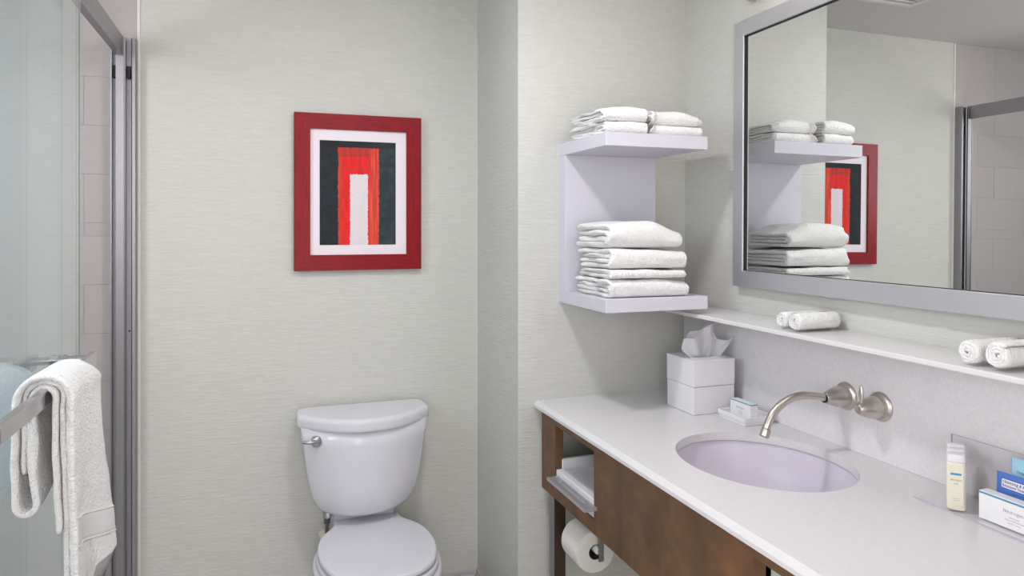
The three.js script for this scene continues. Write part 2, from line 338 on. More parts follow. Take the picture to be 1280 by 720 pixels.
{ // bath towel draped over the bar: a folded sheet that goes down the front, over the bar and loops up behind it
  const t = thing('bath_towel', 'long white terry towel with a woven band, draped over the shower towel bar', 'towel');
  const arc = (cx, cy, r, a0, a1, n = 10, ry = r) => Array.from({ length: n + 1 }, (_, i) => { const a = a0 + (a1 - a0) * i / n; return [cx + r * Math.cos(a), cy + ry * Math.sin(a)]; });
  const Z0 = -1.285, Z1 = -1.495, cx = -0.312;
  const hem = z => 0.795 - 0.13 * sstep(-1.42, -1.36, z);
  const place = (bottom) => (p, a, s, o) => {
    let [x, y] = p; const z = a, f = (a - Z0) / (Z1 - Z0);
    if (x > cx + 0.004) { // front half: flares out towards the far end and hangs to an uneven hem
      const d = Math.max(0, 1.1 - y);
      x += d * (0.008 + 0.055 * f * f) + 0.006 * Math.sin(f * 8 + 1) * sstep(0, 0.2, d);
      if (bottom) y = y < 1.0 ? 1.0 - (1.0 - y) * (1.0 - hem(z)) / 0.35 : y;
    } else { const d = Math.max(0, 1.1 - y); x += 0.004 * Math.sin(f * 6) * sstep(0, 0.15, d); y += 0.03 * f * sstep(1.1, 0.95, y); }
    y += 0.004 * noise(f * 3, s * 6, 1) - (0.004 * f + 0.012 * sstep(0.72, 1, f)) * sstep(1.1, 1.15, y);
    return [x + 0.0022 * noise(x * 60, y * 22, z * 22), y, z + 0.003 * noise(x * 30, y * 14, 3)];
  };
  // outer layer: loop behind, over the bar, down the front
  const yb = 0.955;
  const outer = [[-0.331, 1.085], [-0.328, 1.02], [-0.323, yb + 0.01], ...arc(-0.3365, yb, 0.0135, 0, -Math.PI, 8), [-0.351, 1.03], [-0.350, 1.1],
    ...arc(cx, 1.118, 0.037, Math.PI, 0, 16, 0.034), [-0.2765, 1.1], [-0.2785, 1.0], [-0.279, 0.9], [-0.279, 0.8], [-0.279, 0.65]];
  const mid = [[-0.3385, 1.0], [-0.3395, 1.1], ...arc(cx, 1.118, 0.0265, Math.PI, 0, 14, 0.026), [-0.287, 1.1], [-0.2895, 0.9], [-0.2895, 0.665]];
  const inner = [[-0.327, 0.985], [-0.3245, 1.06], [-0.328, 1.105], ...arc(cx, 1.118, 0.0158, Math.PI, 0, 12, 0.0185), [-0.2965, 1.1], [-0.299, 1.0], [-0.299, 0.905]];
  const gs = [sheet(outer, 0.0105, Z1, Z0, place(true), { step: 0.006, across: 40 }), sheet(mid, 0.0085, Z1 + 0.004, Z0 - 0.006, place(true), { step: 0.006, across: 40 }), sheet(inner, 0.009, Z1 + 0.006, Z0 - 0.002, place(false), { step: 0.006, across: 34 })];
  mesh('folded_cloth', mergeGeometries(gs), matTerry, t);
  // woven border: ribbed flat band with a raised cord on each side, sitting on the front face
  const bandAt = (lo, hi, off, th) => {
    const rings = [], N = 36;
    for (let i = 0; i <= N; i++) {
      const z = Z0 - 0.004 + (Z1 - Z0 + 0.008) * i / N, f = i / N, c = 0.905 - 0.055 * f, R = [];
      const at = (y, o) => { const yp = 1 - (1 - y) * 0.35 / (1 - hem(z)), q = place(true)([-0.279 + 0.00525 + o, yp], z, 0.45 + 1.1 - yp, 1); q[1] = y; return q; };
      const ys = 8; for (let k = 0; k <= ys; k++) R.push(at(c + lo + (hi - lo) * k / ys, off + th)); for (let k = ys; k >= 0; k--) R.push(at(c + lo + (hi - lo) * k / ys, off - 0.002)); rings.push(R);
    }
    return fixOut(loft(rings));
  };
  const bd = bandAt(-0.021, 0.021, 0.0002, 0.0006); { const p = bd.attributes.position, u = bd.attributes.uv; for (let i = 0; i < p.count; i++) u.setXY(i, p.getZ(i), p.getY(i)); }
  const b = mesh('woven_band', bd, matBand, t); b.userData.label = 'ribbed woven band near the hem';
  mesh('band_edge', bandAt(0.021, 0.0235, 0.0004, 0.0014), matBand, b); mesh('band_edge', bandAt(-0.0235, -0.021, 0.0004, 0.0014), matBand, b);
}

// ---------------------------------------------------------------- picture over the toilet
function artTexture() {
  const W = 512, Hh = 720, d = new Uint8Array(W * Hh * 4);
  const A = valueNoise(1024, 60, 60, 61), B = valueNoise(1024, 200, 200, 62), C = valueNoise(1024, 14, 90, 63), D = valueNoise(1024, 20, 20, 64);
  const n = (N, x, y) => N[((y | 0) & 1023) * 1024 + ((x | 0) & 1023)];
  for (let y = 0; y < Hh; y++) for (let x = 0; x < W; x++) {
    const u = x / W, v = y / Hh, j = (n(A, x, y * 1.4) - 0.5) * 0.013 + (n(B, x, y) - 0.5) * 0.011, i = ((Hh - 1 - y) * W + x) * 4;
    const tex = n(A, x * 2, y * 2) * 0.5 + n(B, x, y * 2) * 0.5;
    let c;
    const right = u > 0.7;
    const k = 0.45 + 1.1 * n(D, x * 1.6, y * 1.6) * tex * 1.3; c = right ? [20 + 22 * k, 32 + 24 * k, 38 + 24 * k] : [4 + 18 * k, 8 + 21 * k, 14 + 25 * k];
    if (v < 0.06) c = c.map(q => q * 0.75);
    if (u + j > 0.235 && u + j < 0.772 && v + j * 0.35 > 0.062) {
      const s = 0.92 + 0.16 * n(C, y, x); c = [214 * s, 44 * s, 34 * s];                        // red arch
      if (v + j * 0.5 < 0.15) c = [184 * s, 44 * s, 34 * s];
      if (u + j > 0.29 && u + j < 0.635 && v + j > 0.15) c = [226 * s, 22 * s, 26 * s];
      if (u + j < 0.29 && v > 0.15) c = [206 * s, 52 * s, 34 * s];
      if (u > 0.635) { const st = n(C, y * 0.5, x * 2.2); c = [(200 + 30 * st) * s, (40 + 46 * st) * s, (34 + 16 * st) * s]; }
      const e = u < 0.5 ? j : -j;
      if (u + j * 0.7 > 0.39 && u + j * 0.7 < 0.625 && v + (n(A, x * 2, 7) - 0.5) * 0.014 > 0.318) { const w = 0.96 + 0.06 * tex; c = [226 * w, 214 * w, 220 * w]; }
    }
    for (let q = 0; q < 3; q++) d[i + q] = Math.max(0, Math.min(255, c[q])); d[i + 3] = 255;
  }
  const t = new THREE.DataTexture(d, W, Hh); t.colorSpace = THREE.SRGBColorSpace; t.magFilter = THREE.LinearFilter; t.minFilter = THREE.LinearFilter; t.needsUpdate = true; return t;
}
{
  const x0 = 0.115, x1 = 0.542, y0 = 1.241, y1 = 1.768, w = 0.052, z = ZT + 0.004;
  const t = thing('framed_picture', 'red framed abstract print of a red arch on black, hung over the toilet', 'picture', [0, 0, z]);
  const gA = valueNoise(256, 8, 90, 71);
  const redTex = o => { const q = dataTex(256, (i, x, y) => { const v = gA[o ? x * 256 + y : i], k = 0.9 + 0.2 * v; return [136 * k, 15 * k, 26 * k]; }, 0.3); return new THREE.MeshPhysicalMaterial({ map: q, roughness: 0.36, specularIntensity: 0.5 }); };
  const mats = [redTex(0), redTex(0), redTex(1), redTex(1)];
  frameBars(x0, y0, x1, y1, w, 0.02).forEach((g, i) => mesh('frame_side', uvMetres(g), mats[i], t));
  mesh('mat', box(x0 + w - 0.004, y0 + w - 0.004, 0.004, x1 - w + 0.004, y1 - w + 0.004, 0.010), new THREE.MeshStandardMaterial({ color: 0xebe2e8, roughness: 0.9 }), t);
  const pr = new THREE.PlaneGeometry(0.256, 0.353); pr.translate(0.3255, 1.5025, 0.0105);
  mesh('print', pr, new THREE.MeshStandardMaterial({ map: artTexture(), roughness: 0.7 }), t);
  mesh('backing', box(x0 + 0.01, y0 + 0.01, -0.004, x1 - 0.01, y1 - 0.01, 0.004), matBlack, t);
}

// ---------------------------------------------------------------- toilet
{
  const t = thing('toilet', 'white two-piece toilet with a closed lid against the back wall', 'toilet', [0.333, 0, 0]);
  const dRing = (hw, y, zb, zs, zf, p = 2.3, N = 48) => { // flat back, straight sides, bowed front
    const r = []; const c = Math.min(0.02, hw * 0.3);
    for (let i = 0; i <= N; i++) { const u = -1 + 2 * i / N, k = Math.sign(u) * Math.pow(Math.abs(u), 0.8); r.push([k * hw, y, zf + (zs - zf) * Math.pow(Math.abs(k), p)]); }
    for (let i = 1; i <= 4; i++) r.push([hw, y, zs + (zb + c - zs) * i / 4]); r.push([hw - c * 0.3, y, zb + c * 0.3]);
    for (let i = 0; i <= 6; i++) r.push([hw - c - (2 * hw - 2 * c) * i / 6, y, zb]); r.push([-hw + c * 0.3, y, zb + c * 0.3]);
    for (let i = 4; i >= 1; i--) r.push([-hw, y, zs + (zb + c - zs) * i / 4]);
    return r;
  };
  const tank = [[0.456, 0.085, -2.43, -2.40, -2.36], [0.458, 0.112, -2.44, -2.385, -2.33], [0.466, 0.128, -2.45, -2.375, -2.312], [0.48, 0.143, -2.455, -2.37, -2.30], [0.5, 0.155, -2.46, -2.365, -2.29], [0.525, 0.167, -2.465, -2.36, -2.28], [0.56, 0.176, -2.468, -2.358, -2.272], [0.62, 0.1865, -2.47, -2.356, -2.266], [0.7, 0.197, -2.47, -2.355, -2.262], [0.752, 0.2025, -2.47, -2.355, -2.26]];
  const tk = mesh('tank', fixOut(loft(tank.map(([y, hw, zb, zs, zf]) => dRing(hw, y, zb, zs, zf)))), matPorcelain, t);
  const lid = [[0.7465, 0.206], [0.747, 0.2085], [0.7495, 0.2115], [0.757, 0.213], [0.772, 0.2135], [0.779, 0.2125], [0.784, 0.2095], [0.7865, 0.204], [0.7875, 0.195]];
  mesh('tank_lid', fixOut(loft(lid.map(([y, hw]) => { const e = 0.2135 - hw; return dRing(hw, y, -2.474 + e * 0.5, -2.367 - e, -2.247 - e, 2.2); }))), matPorcelain, t);
  // flush lever
  const lever = mesh('flush_lever', (() => { const c = lathe([[0, 0.012], [0.012, 0.0115], [0.0155, 0.0095], [0.017, 0.006], [0.0172, 0], [0.0172, -0.02]]); c.rotateX(Math.PI / 2); c.translate(-0.157, 0.716, -2.315); return c; })(), matLever, t);
  mesh('lever_arm', (() => { const rings = []; for (let i = 0; i <= 10; i++) { const f = i / 10, h = 0.0062 - 0.0012 * f, w = 0.004; const x = -0.15 - 0.05 * f, y = 0.7165 + 0.004 * f, z = -2.299 + 0.004 * Math.sin(f * 3); rings.push(Array.from({ length: 12 }, (_, k) => { const a = k / 12 * Math.PI * 2; return [x, y + Math.sin(a) * h, z + Math.cos(a) * w]; })); } return fixOut(loft(rings)); })(), matLever, lever);
  // egg-shaped outlines
  const cx = 0.008;
  const spl = new THREE.CatmullRomCurve3([[0.106, -2.390], [0.1075, -2.384], [0.109, -2.36], [0.124, -2.328], [0.151, -2.285], [0.167, -2.235], [0.1735, -2.165], [0.166, -2.09], [0.142, -2.02], [0.103, -1.975], [0.055, -1.955], [0, -1.95]].map(p => new THREE.Vector3(p[0], 0, p[1])));
  const half = spl.getPoints(44);
  const egg = (y, sc, front, back, trim) => { // ring round the outline, grown by sc
    const f = q => [q.x + (q.x > 0.02 ? sc : sc * q.x / 0.02), Math.min(Math.max(q.z, -2.388 + trim) + (q.z > -2.0 ? sc : q.z > -2.15 ? sc * (q.z + 2.15) / 0.15 : 0), 0)];
    const R = half.map(f).map(([x, z]) => [cx + x, y, z]), L = half.slice(0, -1).reverse().map(f).map(([x, z]) => [cx - x, y, z]); return [...R, ...L];
  };
  mesh('seat_lid', fixOut(loft([[0.4145, -0.006], [0.415, -0.002], [0.418, 0], [0.425, 0], [0.4285, -0.0025], [0.4305, -0.006]].map(([y, s]) => egg(y, s, 0, 0, 0)).concat([[0.4312, 0.93], [0.4319, 0.8], [0.4324, 0.5]].map(([y, k]) => egg(y, -0.006, 0, 0, 0).map(q => [cx + (q[0] - cx) * k, y, -2.16 + (q[2] + 2.16) * k]))))), matPorcelain, t);
  const seat = [[0.394, -0.004], [0.3945, 0.001], [0.398, 0.0045], [0.405, 0.0045], [0.4095, 0.002], [0.411, -0.004]].map(([y, s]) => egg(y, s, 0, 0, 0.03));
  mesh('seat_ring', fixOut(loft(seat)), matPorcelain, t);
  for (const s of [-1, 1]) mesh('hinge', box(cx + s * 0.075 - 0.018, 0.394, -2.40, cx + s * 0.075 + 0.018, 0.426, -2.375, 0.006), matPorcelain, t);
  const bowlEgg = (y, grow, k) => egg(y, grow, 0, 0, 0).map(q => [cx + (q[0] - cx) * k, y, -2.22 + (q[2] + 2.22) * k]);
  mesh('bowl', fixOut(loft([[0, 0.008, 0.72], [0.02, 0.008, 0.74], [0.05, 0.008, 0.7], [0.12, 0.008, 0.66], [0.2, 0.008, 0.72], [0.27, 0.009, 0.84], [0.32, 0.01, 0.94], [0.35, 0.012, 0.985], [0.37, 0.014, 1], [0.384, 0.014, 1], [0.3905, 0.011, 1], [0.393, 0.004, 1]].map(b => bowlEgg(...b)))), matPorcelain, t);
  mesh('pedestal', box(-0.1 + cx, 0, -2.45, 0.1 + cx, 0.37, -2.25, 0.03), matPorcelain, t);
  mesh('tank_mount', box(-0.1, 0.36, -2.46, 0.1, 0.462, -2.394, 0.01), matPorcelain, t);
  const s = thing('water_supply', 'braided water supply hose and stop valve under the left of the toilet tank', 'supply valve');
  const dark = new THREE.MeshStandardMaterial({ color: 0x6d6a66, metalness: 0.8, roughness: 0.4 });
  mesh('coupling_nut', (() => { const c = new THREE.CylinderGeometry(0.016, 0.016, 0.018, 6); c.translate(0.214, 0.456, -2.385); return c; })(), matChrome, s);
  mesh('coupling_collar', (() => { const c = new THREE.CylinderGeometry(0.01, 0.01, 0.02, 20); c.translate(0.214, 0.438, -2.385); return c; })(), dark, s);
  const hoseG = tube([[0.214, 0.43, -2.385], [0.213, 0.39, -2.385], [0.208, 0.34, -2.4], [0.222, 0.25, -2.425], [0.235, 0.16, -2.43]], 0.006, 60, 12);
  mesh('hose', hoseG, new THREE.MeshStandardMaterial({ color: 0x857b6e, metalness: 0.6, roughness: 0.5, bumpMap: bandBump, bumpScale: 0.0006 }), s);
  mesh('paper_tag', (() => { const c = new RoundedBoxGeometry(0.02, 0.045, 0.002, 2, 0.0008); c.rotateZ(0.25); c.rotateY(0.3); c.translate(0.199, 0.388, -2.372); return c; })(), new THREE.MeshStandardMaterial({ color: 0xd9d2bd, roughness: 0.8 }), s);
  mesh('stop_valve', (() => { const c = lathe([[0, 0.0], [0.028, 0], [0.028, 0.004], [0.01, 0.008], [0.01, 0.05], [0.014, 0.052], [0.014, 0.07], [0, 0.07]]); c.rotateX(Math.PI / 2); c.translate(0.235, 0.15, ZT); return c; })(), matChrome, s);
}

// ---------------------------------------------------------------- wall shelf and towels
{
  const t = thing('wall_shelf', 'white two-tier wall shelf with a solid back panel, holding folded towels', 'shelf');
  const x0 = 0.893, x1 = 1.219, zf = -1.746;
  mesh('back_panel', box(x0 + 0.0005, 1.188, ZS, x1 - 0.007, 1.609, -2.02, 0.001), matShelf, t);
  mesh('shelf_board', box(x0, 1.609, ZS, x1, 1.6465, zf, 0.0012), matShelf, t);
  mesh('shelf_board', box(x0, 1.1515, ZS, x1, 1.1885, zf, 0.0012), matShelf, t);
}
// a towel folded so that one big fold faces the room: nested layers in the (z, y) section, laid along x
function foldedTowel(label, group, x0, x1, zf, depth, y0, h, o = {}) {
  const t = thing('folded_towel', label, 'towel', [(x0 + x1) / 2, y0, zf], o.turn || 0, group);
  const L = x1 - x0, n = o.layers || 4, th = h / n, gs = [], sd = o.seed || 1, zb = -depth;
  const U = (r, front, mid, bl, bu) => { // a hairpin: bottom layer forward, round the front, top layer back
    const p = [[bl, mid - r]]; p.push([front - r, mid - r]);
    for (let i = 1; i < 12; i++) { const a = -Math.PI / 2 + Math.PI * i / 12; p.push([front - r + r * Math.cos(a) * (r > 0.015 ? 0.8 : 1), mid + r * Math.sin(a)]); }
    p.push([front - r, mid + r]); p.push([bu, mid + r]); return p;
  };
  const place = (k) => (p, a, s, of) => {
    let [z, y] = p; const f = a / L + 0.5, v = y / h;
    const droop = (o.droop || 0) * sstep(0.55, 1.02, f) * h + (o.dome || 0) * (1 - Math.cos((f - 0.45) * 2.2)) * h;
    y = y - droop * v; const sag = (o.left || 0) * sstep(0.3, -0.02, f) * h; y -= sag * v;
    const wob = 0.0032 * noise(a * 14 + sd * 3.1, z * 20, v * 2 + sd) * (0.3 + v);
    y += (v > 0.25 ? wob : wob * 0.15); y = Math.max(y, 0.0003 + 0.0003 * of);
    const ragged = (1 - sstep(0, 0.2, f)) * 0.014 * noise(s * 16 + k * 7, sd * 5.3 + v * 3, 0.5) + sstep(0.85, 1, f) * 0.006 * noise(s * 12, sd * 2, k);
    const zr = 0.0045 * noise(a * 10, v * 3 + sd, 9) + 0.003 * (f - 0.5) * sd % 0.01;
    return [a + ragged, y, z + zr + (o.skew || 0) * (0.5 - f)];
  };
  const mk = (path, k, a, b) => gs.push(sheet(path, th * 0.97, -L / 2 + a, L / 2 - b, place(k), { step: 0.006, across: 26 }));
  const inset = o.inset || 0.003;
  for (let k = 0; k < n / 2; k++) {
    const r = (h - th) / 2 - k * th; if (r < th * 0.35) continue;
    mk(U(r, -th * 0.5 - k * th * 0.95, h / 2, zb + 0.012 * k + 0.01 * ((sd * 3 + k) % 2), zb + 0.006 * ((sd + k) % 3)), k, k * inset, k * inset + 0.001);
  }
  if (n % 2) mk([[zb, h / 2], [-th * ((n - 1) / 2 + 0.5), h / 2]], 9, inset * 2, inset * 2);
  mesh('folded_cloth', mergeGeometries(gs), matTerry, t);
  return t;
}
{
  const g = 'bath towels on the lower shelf';
  const zf = -1.756;
  foldedTowel('thick white bath towel at the bottom of the stack on the lower shelf', g, 0.915, 1.167, zf, 0.24, 1.189, 0.050, { seed: 1, layers: 4, droop: 0.22, skew: -0.004, inset: 0.004 });
  foldedTowel('thin white towel second from the bottom of the stack on the lower shelf', g, 0.918, 1.157, zf - 0.004, 0.215, 1.242, 0.025, { seed: 2, layers: 2, droop: 0.2, inset: 0.003 });
  foldedTowel('white bath towel second from the top of the stack on the lower shelf', g, 0.919, 1.163, zf, 0.215, 1.2695, 0.055, { seed: 3, layers: 4, droop: 0.15, inset: 0.003 });
  foldedTowel('plump white bath towel on top of the stack on the lower shelf', g, 0.916, 1.152, zf - 0.002, 0.22, 1.3275, 0.075, { seed: 4, layers: 4, droop: 0.42, dome: 0.02, inset: 0.002, left: 0.1 });
  const u = 'hand towels on the upper shelf';
  foldedTowel('white hand towel at the bottom of the left stack on the upper shelf', u, 0.9, 1.032, zf - 0.004, 0.235, 1.6467, 0.034, { seed: 5, layers: 4, droop: 0.05 });
  foldedTowel('white hand towel on top of the left stack on the upper shelf', u, 0.897, 1.032, zf - 0.002, 0.225, 1.6807, 0.041, { seed: 6, layers: 4, droop: 0.05, left: 0.12 });
  foldedTowel('white hand towel at the bottom of the right stack on the upper shelf', u, 1.05, 1.213, zf - 0.008, 0.22, 1.6467, 0.03, { seed: 7, layers: 4, droop: 0.1 });
  foldedTowel('white hand towel on top of the right stack on the upper shelf', u, 1.046, 1.215, zf - 0.006, 0.22, 1.6767, 0.041, { seed: 8, layers: 4, droop: 0.4 });
}

// ---------------------------------------------------------------- vanity
const XC = 0.806, YC = 0.85, ZR = -0.3;
{ // stone top with an oval cut-out
  const t = thing('countertop', 'white stone vanity top surrounding the oval sink', 'countertop');
  const s = new THREE.Shape(); s.moveTo(0.82, ZS); s.lineTo(XR - 0.0005, ZS); s.lineTo(XR - 0.0005, ZR); s.lineTo(0.82, ZR); s.closePath();
  const hole = new THREE.Path(); hole.absellipse(1.102, -1.366, 0.181, 0.2185, 0, Math.PI * 2, true, -0.09); s.holes.push(hole);
  const g = new THREE.ExtrudeGeometry(s, { depth: 0.02, bevelEnabled: false, curveSegments: 96 }); g.rotateX(Math.PI / 2); g.translate(0, YC, 0);
  mesh('slab', uvMetres(g), matCounter, t);
  const prof = [[0.82, 0.85], [0.818, 0.85], [0.8065, 0.8405], [XC, 0.839], [XC, 0.8315], [0.8075, 0.83], [0.82, 0.83]];
  const ring = z => prof.map(([x, y]) => [x, y, z]); let e = loft([ring(ZS), ring(ZR)]).toNonIndexed(); e.computeVertexNormals();
  mesh('bevelled_edge', uvMetres(fixOut(e)), matCounter, t);
}
{
  const t = thing('sink', 'oval white undermount basin set below the stone top', 'sink', [1.102, 0.83, -1.366]);
  const prof = [[1.14, -0.0005], [1.02, -0.0005], [1.01, -0.004], [1.0, -0.014], [0.975, -0.045], [0.92, -0.085], [0.8, -0.12], [0.6, -0.142], [0.35, -0.15], [0.12, -0.153], [0.1, -0.153], [0.1, -0.163], [0.4, -0.161], [0.66, -0.152], [0.86, -0.128], [0.97, -0.09], [1.02, -0.05], [1.05, -0.02], [1.14, -0.012]];
  const rings = prof.map(([k, y]) => Array.from({ length: 96 }, (_, i) => { const a = i / 96 * Math.PI * 2; const x = Math.cos(a) * 0.184 * k, z = Math.sin(a) * 0.2215 * k, c = Math.cos(0.09), s = Math.sin(-0.09); return [x * c - z * s, y, x * s + z * c]; }));
  rings.push(rings[0].map(p => [...p]));
  mesh('basin', fixOut(loft(rings, false, false)), matSink, t);
  const d = lathe([[0, -0.15], [0.018, -0.15], [0.021, -0.1515], [0.021, -0.156], [0, -0.156]]); mesh('drain', d, matNickel, t);
}
single('backsplash', box(XR - 0.006, YC + 0.0005, ZS + 0.001, XR, 1.1245, ZR), matSplash, 'pale grey speckled stone backsplash behind the sink', 'backsplash');
single('stone_ledge', box(1.189, 1.1245, ZS + 0.001, XR, 1.1357, ZR, 0.0025), matCounter, 'long narrow white stone ledge below the mirror', 'ledge');
{ // wooden vanity below
  const t = thing('vanity_cabinet', 'brown stained wooden vanity with open niches, standing on square legs', 'vanity');
  const xf = 0.825, yb = 0.588, z0 = -2.04;
  const s = new THREE.Shape(); s.moveTo(-z0, yb); s.lineTo(-z0, 0.83); s.lineTo(-ZR, 0.83); s.lineTo(-ZR, yb); s.closePath();
  const rect = (a, b, c, d) => { const p = new THREE.Path(); p.moveTo(a, c); p.lineTo(b, c); p.lineTo(b, d); p.lineTo(a, d); p.closePath(); s.holes.push(p); };
  rect(1.68, 1.937, 0.625, 0.803); rect(0.787, 1.045, 0.625, 0.803);
  const g = new THREE.ExtrudeGeometry(s, { depth: 0.026, bevelEnabled: false }); g.rotateY(Math.PI / 2); g.translate(xf, 0, 0);
  mesh('front_panel', uvMetres(g), matWood, t);
  mesh('unseen_bottom_panel', box(xf + 0.026, yb, z0, 1.315, yb + 0.016, -1.07), matWoodDark, t);  // unseen underside panel, keeps light from below out of the left niche
  mesh('pale_niche_panel', box(0.862, yb + 0.016, -1.045, 0.872, 0.82, -0.77), new THREE.MeshStandardMaterial({ color: 0xc3c4c0, roughness: 0.7 }), t);  // pale panel set close behind the opening to catch light
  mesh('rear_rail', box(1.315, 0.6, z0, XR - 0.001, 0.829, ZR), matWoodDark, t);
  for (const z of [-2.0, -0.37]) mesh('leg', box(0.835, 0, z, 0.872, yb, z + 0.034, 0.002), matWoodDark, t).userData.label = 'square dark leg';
  mesh('leg_plate', box(0.8335, 0.0, -2.0, 0.836, yb, -1.967, 0.0005), matAlu, t.children.find(c => c.name === 'leg'));
  // white pull-out tray with a slotted metal pull
  const d = mesh('drawer', mergeGeometries([box(0.8265, 0.6265, -1.934, 0.849, 0.676, -1.683, 0.004), box(0.845, 0.648, -1.932, 1.09, 0.672, -1.685, 0.002), box(0.847, 0.648, -1.948, 1.1, 0.703, -1.934, 0.003), box(0.847, 0.648, -1.683, 1.1, 0.703, -1.669, 0.003), box(1.088, 0.648, -1.934, 1.1, 0.703, -1.683, 0.003)]), matWhite, t);
  d.userData.label = 'white pull-out tray';
  const hs = new THREE.Shape(); const a0 = 1.664, a1 = 1.915; hs.moveTo(a0, 0); hs.lineTo(a1, 0); hs.lineTo(a1, 0.044); hs.lineTo(a0, 0.044); hs.closePath();
  const sl = new THREE.Path(); sl.moveTo(a0 + 0.035, 0.014); sl.lineTo(a1 - 0.035, 0.014); sl.lineTo(a1 - 0.035, 0.032); sl.lineTo(a0 + 0.035, 0.032); sl.closePath(); hs.holes.push(sl);
  const hg = new THREE.ExtrudeGeometry(hs, { depth: 0.007, bevelEnabled: true, bevelSize: 0.001, bevelThickness: 0.001, bevelSegments: 2 });
  { const p = hg.attributes.position; for (let i = 0; i < p.count; i++) { const z = -p.getX(i), x = 0.791 + p.getY(i), y = 0.6545 + p.getZ(i); p.setXYZ(i, x, y, z); } hg.computeVertexNormals(); }
  mesh('handle', uvMetres(fixOut(hg)), matFrameMetal, d).userData.label = 'slotted brushed metal pull';
}
{ // toilet roll under the vanity
  const t = thing('toilet_roll', 'white toilet paper roll hanging below the wooden vanity', 'toilet roll', [0.88, 0.49, -1.78]);
  const p = lathe([[0.021, 0], [0.056, 0], [0.059, -0.003], [0.059, -0.102], [0.056, -0.105], [0.021, -0.105]], 64);
  const tex = dataTex(128, (i) => g1(220), 0.1); p.rotateX(Math.PI / 2);
  mesh('paper', fixOut(p), new THREE.MeshStandardMaterial({ color: 0xe8e4de, roughness: 0.95, bumpMap: terryBump, bumpScale: 0.0004 }), t);
  const c = lathe([[0.0195, 0], [0.021, 0], [0.021, -0.105], [0.0195, -0.105], [0.0195, 0]], 40); c.rotateX(Math.PI / 2);
  mesh('core', c, new THREE.MeshStandardMaterial({ color: 0x4a4038, roughness: 0.9, side: THREE.DoubleSide }), t);
  const h = thing('roll_holder', 'metal toilet roll holder with two hanging posts below the vanity', 'roll holder', [0.888, 0.588, -1.765]);
  for (const z of [0, -0.14]) mesh('post', box(-0.0075, -0.118, z - 0.004, 0.0075, 0, z + 0.004, 0.0015), matPost, h);
  mesh('spindle', (() => { const q = new THREE.CylinderGeometry(0.0105, 0.0105, 0.132, 20); q.rotateX(Math.PI / 2); q.translate(-0.006, -0.09, -0.07); return q; })(), matWhite, h);
}

// ---------------------------------------------------------------- wall faucet
{
  const XW = XR - 0.006, t = thing('wall_spout', 'brushed nickel wall spout arching out over the sink', 'faucet', [XW, 0.977, -1.361]);
  const axis = g => { g.rotateZ(Math.PI / 2); return g; };
  const esc = () => axis(lathe([[0, 0.008], [0.0255, 0.008], [0.0275, 0.0075], [0.0322, 0.0042], [0.0338, 0.002], [0.034, 0]], 56));
  mesh('escutcheon', esc(), matNickel, t);
  mesh('body', axis(lathe([[0.0262, 0.006], [0.0262, 0.013], [0.0245, 0.0135], [0.0246, 0.017], [0.024, 0.026], [0.0222, 0.037], [0.0192, 0.048], [0.0155, 0.058], [0.0125, 0.0645], [0.0118, 0.066], [0, 0.066]], 48)), matNickel, t);
  mesh('collar', axis(lathe([[0, 0.065], [0.0108, 0.065], [0.0108, 0.069], [0, 0.069]], 32)), matBlack, t);
  const w = p => [p[0] - XW, p[1] - 0.977, 0];
  mesh('spout', tube([[1.28, 0.978], [1.262, 0.982], [1.235, 0.9865], [1.205, 0.988], [1.174, 0.982], [1.149, 0.97], [1.128, 0.952], [1.114, 0.93], [1.109, 0.918]].map(w), 0.0092, 70, 20), matNickel, t);
  const a = lathe([[0, 0], [0.0075, 0], [0.0108, 0.001], [0.0112, 0.004], [0.0112, 0.018], [0.0098, 0.0215], [0, 0.0215]], 32); a.rotateZ(-0.4); a.translate(...w([1.1025, 0.9005])); mesh('aerator', a, matNickel, t);
  const h = thing('faucet_handle', 'brushed nickel lever handle on the backsplash beside the spout', 'faucet handle', [XW, 0.975, -1.259]);
  mesh('escutcheon', esc(), matNickel, h);
  mesh('body', axis(lathe([[0.0275, 0.006], [0.0275, 0.015], [0.0255, 0.0155], [0.0256, 0.019], [0.0248, 0.028], [0.0226, 0.039], [0.0188, 0.051], [0.0142, 0.061], [0.0105, 0.067], [0.0092, 0.0685], [0, 0.0685]], 48)), matNickel, h);
  mesh('lever', (() => { const rings = [[0.008, 0.0045], [0.02, 0.0046], [0.031, 0.0062], [0.039, 0.0058], [0.048, 0.0042], [0.0525, 0.0026], [0.054, 0.0008]].map(([y, r]) => Array.from({ length: 16 }, (_, i) => { const q = i / 16 * Math.PI * 2; return [-0.0575 + Math.cos(q) * r * 0.75, y, Math.sin(q) * r]; })); return fixOut(loft(rings)); })(), matNickel, h);
}

